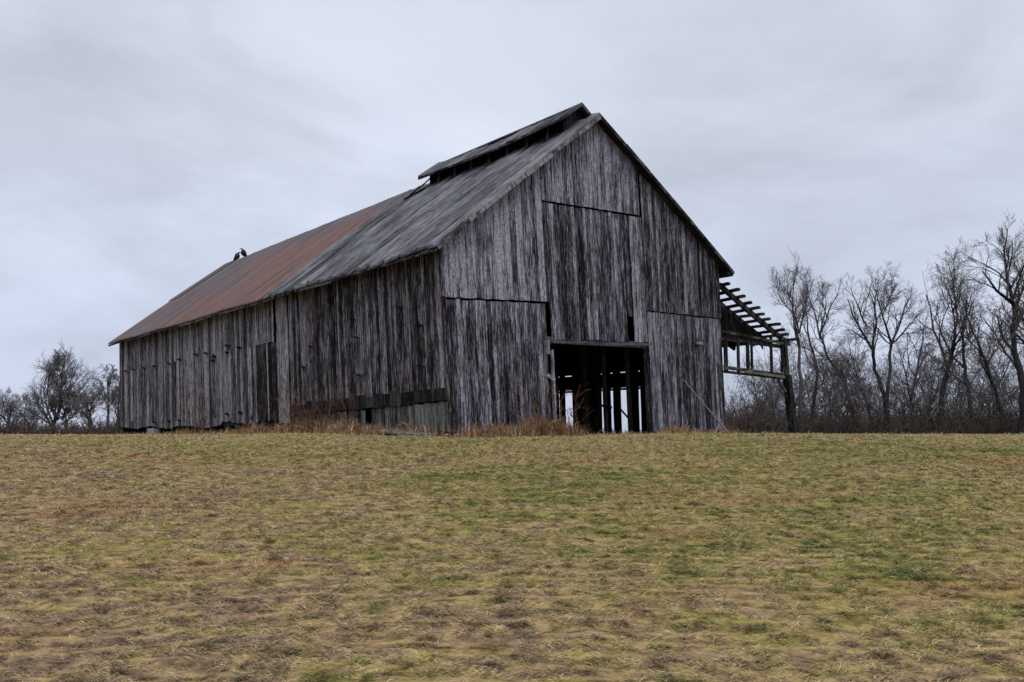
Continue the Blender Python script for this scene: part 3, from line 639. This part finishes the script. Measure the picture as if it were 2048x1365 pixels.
# ------------------------------------------------------------------ small things about the barn
def one(mb, name, mat, label, cat, base=None, group=None, smooth=False):
    b0 = base if base is not None else mb.v[0]
    o = mb.build(name, mat, None, b0, smooth); o.location = b0; tag(o, label, cat, group); return o
a_, b_ = front(1361, 757), front(1444, 862)
mbx = MB(); P0 = B(-.06, a_[0], a_[1]); P1 = B(-.75, b_[0]-.62, -.06)
mbx.tube([P1, P1.lerp(P0, .35)+Vector((.02, 0, -.03)), P1.lerp(P0, .7), P0], [.03, .028, .024, .018], 6, (.9, .5, .95)); mbx.tube([P0+Vector((-.08, 0, .05)), P0+Vector((.05, -.02, .0))], [.02, .02], 5)
one(mbx, 'leaning_pole', M_GREY, 'long thin pale pole leaning against the gable wall right of the doorway', 'pole', P1)
mbx = MB(); P0 = B(-.75, front(1392, 866)[0], -.05); P1 = B(-.45, front(1421, 838)[0], .48)
mbx.tube([P0, P0.lerp(P1, .5)+Vector((.02, 0, .03)), P1], [.028, .024, .018], 5)
one(mbx, 'stick', M_GREY, 'short pale stick crossing the foot of the leaning pole', 'stick', P0)
mbx = MB(); p = side(845, 868)
q = [B(p[0]-1.1, -.85, -.05), B(p[0]+.9, -1.0, .07), B(p[0]+.9, -.55, .10), B(p[0]-1.1, -.35, -.02)]
mbx.hexa([v-Vector((0, 0, .05)) for v in q]+q, None, (.5, .5, .5)); one(mbx, 'plank', M_GREY, 'pale grey slab of board lying in the weeds by the near barn corner', 'plank', q[0]-Vector((0, 0, .12)))

# vultures on the ridge
M_BIRD = simple('black_feathers', (.010, .010, .012), .6); M_HEAD = simple('grey_bird_skin', (.03, .027, .027), .7)
def bird(s_, lean, face, label):
    foot = RL(s_, 0.0, .07); e = empty('vulture', foot); tag(e, label, 'bird', 'vultures on the barn ridge')
    ax = Vector((math.cos(face), math.sin(face), 0)); up_ = Vector((lean, 0, 1)).normalized()
    prof = [(-.15, -.05, .02), (-.12, .0, .07), (-.06, .07, .12), (0, .14, .155), (.03, .22, .165), (.03, .30, .14), (.05, .36, .085), (.075, .40, .05), (.09, .425, .042), (.10, .44, .02)]
    mb = MB(); mb.tube([foot+ax*(a*.9)+up_*(b+.05) for a, b, r in prof], [r for _, _, r in prof], 10); mb.build('body', M_BIRD, e, foot, True)
    for sg in (-1, 1):
        sd_ = Vector((-ax.y, ax.x, 0))*sg
        mb = MB(); mb.tube([foot+sd_*.12+ax*.06+up_*.33, foot+sd_*.145+ax*.0+up_*.22, foot+sd_*.09-ax*.10+up_*.07, foot+sd_*.03-ax*.16+up_*-.03], [.05, .07, .05, .012], 8); mb.build('wing', M_BIRD, e, foot, True)
        mb = MB(); mb.tube([foot+sd_*.05+up_*.13, foot+sd_*.05+up_*.0, foot+sd_*.05+ax*.06], [.014, .01, .008], 5); mb.build('leg', M_HEAD, e, foot)
    mb = MB(); hd_ = foot+ax*.09+up_*.49; mb.tube([hd_-ax*.04, hd_-ax*.02, hd_+ax*.02, hd_+ax*.055, hd_+ax*.10, hd_+ax*.115-up_*.02], [.008, .034, .037, .022, .011, .004], 8); mb.build('head', M_HEAD, e, foot, True)
bird(29.75, .16, R(35), 'left one of two black vultures perched on the far barn ridge, leaning right')
bird(28.5, -.2, R(215), 'right one of two black vultures perched on the far barn ridge, nearer the monitor')

# ------------------------------------------------------------------ grass
rng = np.random.default_rng(5)
def in_barn(x, y, m=.0):
    dx = x-C0[0]; dy = y-C0[1]; s = dx*U1[0]+dy*U1[1]; t = dx*U2[0]+dy*U2[1]
    return (s > -m) & (s < L+m) & (t > -m) & (t < W+m)
def blades(N, xa, ya, length, width, lie, tone, dirx=None):
    za = gz(xa, ya)
    th = rng.normal(0, .55, N)+rng.choice([0, math.pi], N) if dirx is None else dirx
    dx, dy = np.cos(th), np.sin(th)
    base = np.stack([xa, ya, za-.005], 1)
    hor = np.stack([dx, dy, np.zeros(N)], 1); nrm = np.stack([-dy, dx, np.zeros(N)], 1)
    # the width of a blade faces a random way
    ph = rng.uniform(0, 2*np.pi, N); ph = rng.normal(0, .7, N); wv = (nrm*np.cos(ph)[:, None]+np.array([0, 0, 1.0])*np.sin(ph)[:, None])*width[:, None]*.5
    up_ = np.array([0, 0, 1.0])
    mid_ = base+hor*(length*lie*.42)[:, None]+up_*(length*np.sqrt(np.clip(1-lie**2, 0.03, 1))*.62)[:, None]
    tip = base+hor*(length*lie*1.0)[:, None]+up_*(length*np.sqrt(np.clip(1-lie**2, 0.03, 1))*.80)[:, None]
    V = np.stack([base-wv, base+wv, mid_+wv*.8, mid_-wv*.8, tip], 1).reshape(-1, 3)
    o = (np.arange(N)*5)[:, None]
    T = np.concatenate([o+np.array([[0, 1, 2]]), o+np.array([[0, 2, 3]]), o+np.array([[3, 2, 4]])], 0)
    col = np.ones((N, 5, 4), np.float32); col[:, :, 0] = tone[:, None]; g = rng.beta(2, 2, N); col[:, :, 1] = g[:, None]
    return V, T, col.reshape(-1, 4)
def link_blades(name, V, T, Cc, mat):
    me = bpy.data.meshes.new(name); fast_mesh(me, V, T)
    c = me.attributes.new('tone', 'FLOAT_COLOR', 'POINT'); c.data.foreach_set('color', Cc.ravel()); me.materials.append(mat)
    o = bpy.data.objects.new(name, me); COL.objects.link(o); return o
N = 1250000
ya = 3.4+(rng.random(N)**1.35)*29.5; xa = (rng.random(N)*2-1)*(.74*ya+2.5)
# tussocks: pull blades towards cell centres
cs = .22; jx = np.floor(xa/cs); jy = np.floor(ya/cs); cxx = (jx+vnoise(jx*1.0, jy*1.0, 31)*.9)*cs; cyy = (jy+vnoise(jx*1.0, jy*1.0, 32)*.9)*cs
pull = rng.random(N)*.55; xa = xa+(cxx-xa)*pull; ya = ya+(cyy-ya)*pull
keep = ~in_barn(xa, ya, .02) & (rng.random(N) < .5+1.0*vnoise(xa*1.3, ya*2.4, 33)); xa = xa[keep]; ya = ya[keep]; N = len(xa)
hmod = .35+1.1*vnoise(xa*1.1, ya*1.6, 34)*vnoise(xa*3.6, ya*4.6, 35)*2.2
ln = rng.uniform(.035, .095, N)*np.clip(.62+ya/26, .7, 1.5)*(.55+.45*hmod)*np.clip(1.15-ya/60, .7, 1.1); wd = rng.uniform(.0025, .006, N)*(.8+ya/11)
lie_ = np.where(rng.random(N) < .88, rng.uniform(.80, .99, N), rng.uniform(.5, .9, N)); ln = ln*np.where(lie_ < .8, .55, 1)
V_, T_, C_ = blades(N, xa, ya, ln, wd, lie_, np.clip(rng.normal(.5, .22, N), 0, 1).astype(np.float32))
tag(link_blades('grass', V_, T_, C_, M_BLADE), 'short matted winter grass, tan and olive, covering the rising field', 'grass', kind='stuff')
# dry weeds along the foot of the barn
def foot_line(n):
    out = []
    for _ in range(n):
        if random.random() < .60:
            s_ = random.choice((random.uniform(-.2, 10.5), random.uniform(3, 16), random.uniform(10, 30))); d = abs(random.gauss(0, .35))+.05; p = B(s_, -d, 0); hm = 1.0 if s_ < 11 else .75
            if s_ > 18: hm = .45
        else:
            t_ = random.choice((random.uniform(0, 4.6), random.uniform(1, 4), random.uniform(8.4, W+.5))); d = abs(random.gauss(0, .35))+.05; p = B(-d, t_, 0); hm = 1.15 if t_ < 4.6 else .6
        out.append((p.x, p.y, hm*(1-.5*min(1, d))))
    return np.array(out)
def clumps():
    out = []
    for s_, t_, sp, n_, h_ in ((8.6, -.5, .9, 900, 1.5), (6.6, -.7, 1.0, 1000, 1.5), (4.4, -.9, .8, 700, 1.15), (2.6, -.8, .9, 600, .8), (-.5, 1.2, .7, 600, 1.0), (-.6, 2.6, .6, 900, 1.5), (-.5, 3.7, .5, 800, 1.4), (-.5, 9.5, 1.2, 500, .8), (-.5, 12.0, .8, 500, .9), (11.5, -.7, 1.2, 600, 1.0), (14, -.7, 1.2, 500, .8), (18, -.8, 1.5, 400, .8), (-.3, 6.4, 1.3, 500, .42)):
        al = s_ > 0
        for _ in range(n_):
            a = random.gauss(0, sp); c = abs(random.gauss(0, .28)); p = B(s_+a, t_-c+.35, 0) if al else B(s_-c+.35, t_+a, 0); out.append((p.x, p.y, h_*(1-.3*min(1.5, abs(a)/sp))))
    return np.array(out)
fp = np.concatenate([foot_line(8000), clumps()]); fp = fp[~in_barn(fp[:, 0], fp[:, 1], 0)]; n = len(fp); cl_ = .25+1.3*vnoise(fp[:, 0]*1.7, fp[:, 1]*1.7, 41)**1.6
ln = rng.uniform(.18, .74, n)*fp[:, 2]*(.45+.55*cl_)
V_, T_, C_ = blades(n, fp[:, 0], fp[:, 1], ln, rng.uniform(.010, .022, n), rng.uniform(.1, .95, n), np.clip(rng.normal(.55, .25, n), 0, 1).astype(np.float32), rng.uniform(0, 6.28, n))
# thin seed stalks and low tufts on the crest
m = 7000; yy = rng.uniform(19, 27, m); xx = rng.uniform(-20, 22, m); k_ = ~in_barn(xx, yy, .1); xx = xx[k_]; yy = yy[k_]; m = len(xx)
V2, T2, C2 = blades(m, xx, yy, rng.uniform(.06, .2, m)*vnoise(xx*2, yy*2, 44)*1.3, rng.uniform(.008, .014, m), rng.uniform(.1, .8, m), np.clip(rng.normal(.85, .12, m), 0, 1).astype(np.float32), rng.uniform(0, 6.28, m))
# straw tangle inside the doorway edge
V_, T_, C_ = np.concatenate([V_, V2]), np.concatenate([T_, T2+len(V_)]), np.concatenate([C_, C2])
tag(link_blades('dry_weeds', V_, T_, C_, M_WEED), 'rusty tan dry weeds tangled along the foot of the barn', 'weeds', kind='stuff')

# ------------------------------------------------------------------ bare trees
def rvec(rd): return Vector((rd.gauss(0, 1), rd.gauss(0, 1), rd.gauss(0, 1)))
def grow(trunk, twigs, p, d, ln, r, lvl, rd, maxl, up=.12, wig=.16, kids=(4, 6), ang=(24, 48), ratio=.66, rmin=.010):
    n = 6 if lvl < 2 else (5 if lvl < maxl-1 else 3)
    pts = [p.copy()]; rs = [r]; dd = d.normalized(); q = p.copy(); dirs = [dd.copy()]
    for i in range(n):
        dd = (dd+rvec(rd)*wig+Vector((0, 0, up))).normalized(); q = q+dd*(ln/n); pts.append(q.copy()); dirs.append(dd.copy())
        rs.append(max(rmin*.8, r*(1-.72*(i+1)/n)))
    (trunk if lvl < 2 else twigs).tube(pts, rs, 6 if lvl == 0 else (4 if lvl < 3 else 3), (rd.random(), .5, .5), caps=False)
    if lvl >= maxl: return
    nk = rd.randint(*kids)
    for k in range(nk):
        f = .18+.78*(k+rd.random()*.8)/nk; f = min(f, .99); i = min(n-1, int(f*n)); g = f*n-i
        b = pts[i].lerp(pts[i+1], g); rr = rs[i]*(1-g)+rs[i+1]*g; dv = dirs[i+1]
        perp = dv.cross(rvec(rd)).normalized(); an = R(rd.uniform(*ang))
        nd_ = dv*math.cos(an)+perp*math.sin(an)
        grow(trunk, twigs, b, nd_, ln*ratio*rd.uniform(.7, 1.15)*(1.15-.45*f), max(rmin, rr*rd.uniform(.55, .8)), lvl+1, rd, maxl, up, wig*1.1, kids, ang, ratio, rmin)
def tree(name, label, Y, poly, r0, seed, maxl=4, limbs=(), up=.07, wig=.13, kids=(4, 6), ang=(24, 52), ratio=.64, mat=M_BARK, crown=.42, rmin=.0075, group='bare trees right of the barn', tmat=None, nl=6, f0=.3):
    """poly: trunk path given as sight-line points at distance Y"""
    rd = random.Random(seed); pts = [at(x, y, Y+rd.uniform(-.4, .4)*(i > 0)) for i, (x, y) in enumerate(poly)]
    pts[0].z = float(gz(pts[0].x, pts[0].y))-.1; base = pts[0].copy()
    e = empty(name, base); tag(e, label, 'tree', group)
    T = MB(); K = MB()
    # smooth trunk
    path = []
    for i in range(len(pts)-1):
        for k in range(4):
            q = pts[i].lerp(pts[i+1], k/4)
            path.append(q+(rvec(rd)*.03 if (i or k) else Vector()))
    path.append(pts[-1]); n = len(path); H = sum((path[i+1]-path[i]).length for i in range(n-1))
    rs = [r0*(1-.80*i/(n-1))*(1.35 if i == 0 else 1) for i in range(n)]
    T.tube(path, rs, 7, (rd.random(), .5, .5), caps=False)
    for k in range(nl):
        f = f0+(1-f0)*(k+rd.random()*.7)/nl; f = min(.985, f); i = int(f*(n-1)); dv = (path[min(i+1, n-1)]-path[i]).normalized() if i < n-1 else Vector((0, 0, 1))
        perp = dv.cross(rvec(rd)).normalized(); perp.y *= .8; an = R(rd.uniform(*ang))
        grow(T, K, path[i].copy(), dv*math.cos(an)+perp*math.sin(an), H*crown*rd.uniform(.75, 1.15)*(1.1-.35*f), rs[i]*.62, 1, rd, maxl, up, wig, kids, ang, ratio, rmin)
    grow(T, K, path[-1].copy(), (path[-1]-path[-2]).normalized(), H*crown*.55, rs[-1], 2, rd, maxl, up, wig, kids, ang, ratio, rmin)
    for (x0, y0, x1, y1, r_) in limbs:
        a = at(x0, y0, Y); b = at(x1, y1, Y+rd.uniform(-.8, .8)); grow(T, K, a, b-a, (b-a).length, r_, 1, rd, maxl, up*.5, wig*.8, kids, ang, ratio*.9, rmin)
    T.build('trunk', tmat or mat, e, base, True); K.build('crown', M_TWIG if mat is not M_BARK_HAZED else M_BARK_HAZED, e, base)
    return e
tree('bare_tree', 'slim pale-twigged tree rising directly behind the lean-to corner post', 46, [(1604, 868), (1602, 780), (1598, 700), (1592, 640), (1575, 585)], .13, 3, limbs=((1600, 700, 1548, 560, .07), (1598, 668, 1612, 560, .06)), crown=.30, up=.14, nl=5, f0=.5)
tree('bare_tree', 'thin crooked tree second right of the lean-to post', 49, [(1622, 868), (1628, 800), (1634, 740), (1618, 670), (1612, 620)], .13, 4, crown=.28, nl=6, f0=.3)
tree('bare_tree', 'tree whose trunk bends left then forks high above a kinked elbow', 47, [(1722, 868), (1700, 810), (1688, 755), (1652, 712), (1640, 668), (1652, 610)], .13, 7, limbs=((1640, 668, 1690, 580, .07), (1641, 680, 1616, 570, .06), (1690, 765, 1640, 715, .05)), crown=.26, nl=5, f0=.55)
tree('bare_tree', 'tree with a double curving trunk and flat-topped arching crown', 48, [(1776, 868), (1770, 800), (1750, 740), (1744, 700), (1752, 640), (1745, 600)], .15, 12, limbs=((1745, 700, 1706, 592, .09), (1735, 655, 1700, 575, .06), (1752, 640, 1738, 560, .06)), crown=.26, up=.03, nl=5, f0=.5)
tree('bare_tree', 'forked Y-shaped tree with two diverging limbs at mid height', 48, [(1778, 868), (1775, 780), (1782, 690), (1768, 640), (1748, 575)], .13, 15, limbs=((1782, 690, 1822, 600, .08), (1782, 690, 1850, 640, .06), (1765, 630, 1795, 570, .05)), crown=.24, up=.02, nl=5, f0=.5)
tree('bare_tree', 'slender upright tree with sparse twigs right of the forked tree', 50, [(1826, 868), (1822, 800), (1838, 720), (1850, 650)], .12, 21, limbs=((1822, 800, 1790, 700, .06),), crown=.30, nl=6, f0=.3)
tree('bare_tree', 'stout dark tree leaning right with a broad twiggy crown', 46, [(1880, 868), (1884, 780), (1902, 715), (1915, 640), (1905, 560)], .17, 23, limbs=((1895, 735, 1880, 570, .09), (1905, 700, 1960, 620, .08), (1910, 640, 1880, 560, .05)), crown=.30, nl=8, f0=.4)
tree('bare_tree', 'thin dark tree with a slightly bent stem left of the tallest tree', 45, [(1944, 868), (1940, 790), (1928, 720), (1924, 660), (1940, 600)], .14, 27, crown=.30, nl=7, f0=.35)
tree('bare_tree', 'tallest tree at the right edge with a high spreading crown', 42, [(2046, 868), (2046, 780), (2030, 700), (2028, 620), (2016, 560), (2008, 500)], .21, 31, crown=.28, limbs=((2028, 610, 1960, 550, .10), (2030, 660, 2080, 540, .10), (2020, 580, 2050, 510, .07), (2036, 740, 1960, 640, .08)), nl=9, f0=.4)
tree('bare_tree', 'tree leaning left near the right edge under the tallest crown', 47, [(2010, 868), (1990, 780), (1965, 710), (1940, 650), (1925, 600)], .13, 33, crown=.28, nl=7, f0=.35)
tree('bare_tree', 'tree cut off by the right edge of the picture', 44, [(2085, 868), (2080, 760), (2070, 660), (2060, 560)], .24, 35, crown=.36, nl=8, f0=.3)
tree('bare_tree', 'short tree with fine twigs between the bent tree and the double trunk', 53, [(1748, 868), (1738, 810), (1712, 750), (1700, 700)], .11, 36, crown=.36, nl=7, f0=.25)
tree('bare_tree', 'low dark tree seen through the lean-to frame', 55, [(1520, 868), (1516, 810), (1508, 760)], .10, 37, crown=.5, nl=8, f0=.2)
tree('bare_tree', 'small leaning tree seen under the lean-to beside its corner post', 52, [(1550, 868), (1548, 820), (1540, 770)], .10, 38, crown=.5, nl=8, f0=.2)
tree('bare_tree', 'multi-stemmed small tree between the forked tree and the stout dark tree', 55, [(1855, 868), (1862, 800), (1872, 740)], .10, 39, crown=.5, nl=8, f0=.2)
tree('bare_tree', 'small tree with dense twigs just left of the bent tree', 54, [(1662, 868), (1660, 800), (1668, 750)], .10, 40, crown=.5, nl=8, f0=.2)
tree('bare_tree', 'small dense tree just right of the stout dark tree', 54, [(1985, 868), (1988, 800), (1975, 740)], .12, 45, crown=.5, nl=9, f0=.2)
# left of the barn
LG = 'bare trees left of the barn'
tree('bare_tree', 'broad round-crowned tree standing clear left of the barn', 95, [(103, 868), (106, 850), (120, 820), (122, 780), (124, 745)], .30, 51, limbs=((103, 850, 52, 812, .12), (106, 848, 70, 770, .12), (122, 850, 190, 800, .12), (125, 840, 168, 750, .12), (132, 868, 133, 800, .18), (128, 830, 148, 735, .10), (112, 840, 95, 740, .10)), kids=(6, 8), crown=.40, nl=11, f0=.2, up=.12, mat=M_BARK_HAZED, tmat=M_BARK, rmin=.015, group=LG)
tree('bare_tree', 'low spreading tree at the left edge of the picture', 90, [(20, 868), (16, 840), (14, 815)], .22, 52, crown=.75, nl=10, f0=.15, mat=M_BARK_HAZED, tmat=M_BARK, rmin=.015, group=LG, ang=(30, 70))
tree('bare_tree', 'leaning shrubby tree between the left edge and the round tree', 92, [(68, 868), (55, 845), (40, 825)], .18, 53, crown=.8, nl=9, f0=.15, mat=M_BARK_HAZED, tmat=M_BARK, rmin=.015, group=LG, ang=(30, 70))
tree('bare_tree', 'tall thin tree just left of the far barn corner', 75, [(214, 868), (217, 820), (215, 780), (214, 755)], .14, 54, crown=.34, nl=8, f0=.25, mat=M_BARK_HAZED, tmat=M_BARK, rmin=.015, group=LG)
tree('bare_tree', 'small tree between the round tree and the barn', 85, [(185, 868), (180, 830), (186, 800)], .2, 55, crown=.6, nl=9, f0=.2, mat=M_BARK_HAZED, tmat=M_BARK, rmin=.015, group=LG)
tree('bare_tree', 'small tree half hidden behind the far barn corner', 70, [(240, 868), (236, 820), (238, 780)], .16, 56, crown=.5, nl=8, f0=.2, mat=M_BARK_HAZED, tmat=M_BARK, rmin=.015, group=LG)
# brush thickets (beyond counting)
def brush(name, label, spots, mat, seed, thick=(.010, .022)):
    rd = random.Random(seed); mb = MB()
    for (px_, Y, h) in spots:
        a, _ = ray(px_, 868); x = a*Y; z = float(gz(x, Y))-.05; p = Vector((x, Y, z)); d = Vector((rd.gauss(0, .35), rd.gauss(0, .35), 1)).normalized()
        pts = [p.copy()]; n = 4; r = rd.uniform(*thick)
        for i in range(n): d = (d+rvec(rd)*.22).normalized(); p = p+d*h/n; pts.append(p.copy())
        c = (rd.random(), .5, .5); mb.tube(pts, [r*(1-.16*i) for i in range(n+1)], 3, c, caps=False)
        for k in range(rd.randint(4, 7)):
            i = rd.randint(0, n-1); q = pts[i].lerp(pts[i+1], rd.random()); dv = (rvec(rd)+Vector((0, 0, .7))).normalized(); l = h*rd.uniform(.18, .45)
            m1 = q+dv*l*.5; m2 = m1+(dv+rvec(rd)*.35).normalized()*l*.5; mb.tube([q, m1, m2], [r*.6, r*.5, r*.4], 3, c, caps=False)
    o = mb.build(name, mat); tag(o, label, 'brush', kind='stuff')
rd = random.Random(77)
def topf(x): return 2.2 if x < 1600 else 3.0
brush('undergrowth', 'dark tangled undergrowth below the trees right of the barn', [(rd.uniform(1440, 2180), rd.uniform(44, 56), rd.uniform(.5, 1.0)**1.5*topf(0)*rd.choice((.6, 1, 1.3))) for _ in range(3200)], M_BRUSH, 5)
brush('tall_saplings', 'mass of thin saplings between the trees right of the barn', [(rd.uniform(1460, 2160), rd.uniform(46, 60), rd.uniform(2.2, 6.8)) for _ in range(420)], M_TWIG, 6, (.010, .022))
def thicket():
    rd = random.Random(501); T = MB()
    for i in range(60):
        px_ = 1462+(i/60)*660+rd.uniform(-8, 8); Y = rd.uniform(47, 58); a, _ = ray(px_, 868); h = rd.uniform(2.6, 6.4)*(1.15 if px_ > 1850 else 1)*(.62 if px_ < 1560 else 1)
        b = Vector((a*Y, Y, float(gz(a*Y, Y))-.05)); d = Vector((rd.gauss(0, .22), rd.gauss(0, .15), 1)).normalized()
        grow(T, T, b, d, h, rd.uniform(.03, .07), 1, rd, 4, .03, .17, (6, 8), (24, 60), .5, .008)
    tag(T.build('thicket', M_TWIG), 'tangled thicket of crooked thin stems filling in between the trees right of the barn', 'thicket', kind='stuff')
thicket()
brush('hedgerow', 'low brown hedgerow brush left of the barn', [(rd.uniform(-120, 245), rd.uniform(60, 95), rd.uniform(.6, 1.9)) for _ in range(1300)], M_BRUSH, 7, (.018, .035))
brush('distant_treeline', 'distant low grey treeline on the horizon', [(rd.uniform(-300, 2300), rd.uniform(260, 330), rd.uniform(2.2, 4.6)) for _ in range(4200)], M_FAR, 8, (.06, .12))
# shrubs against the barn
def shrub(label, pos, h, n, seed, mat=M_RED, spread=.6, group=None):
    rd = random.Random(seed); base = pos.copy(); base.z = float(gz(pos.x, pos.y)); T = MB()
    for i in range(n):
        d = Vector((rd.gauss(0, .32), rd.gauss(0, .15), 1)); grow(T, T, base+Vector((rd.gauss(0, spread*.4), rd.gauss(0, .1), 0)), d, h*rd.uniform(.5, 1), .012, 2, rd, 4, .05, .2, (3, 4), (25, 60), .5, .006)
    e = T.build('shrub', mat, None, base); e.location = base; tag(e, label, 'shrub', group)
shrub('reddish bare shrub climbing the far side wall', B(17.2, -.7, 0), 2.6, 10, 1)
shrub('thin bare shrub by the far barn corner', B(28.5, -.8, 0), 2.4, 9, 2, M_BRUSH)
shrub('rust brown weedy shrub at the near side wall by the pale batten', B(8.0, -.5, 0), 2.3, 9, 3)
shrub('low rusty bush under the skirt boards of the side wall', B(6.4, -.7, 0), 1.2, 16, 4)
shrub('bare arching shrub in front of the gable left of the doorway', B(-.5, 3.2, 0), 2.1, 9, 5, spread=.8)
shrub('thin bare shrub at the middle of the near side wall', B(5.0, -.45, 0), 2.0, 8, 11)
shrub('small twiggy shrub by the left door jamb', B(-.35, 4.15, 0), .9, 7, 6, M_BRUSH, .3)
shrub('low twiggy shrub under the lean-to', B(-.2, W+1.2, 0), 1.3, 12, 7, M_BRUSH, 1.2)
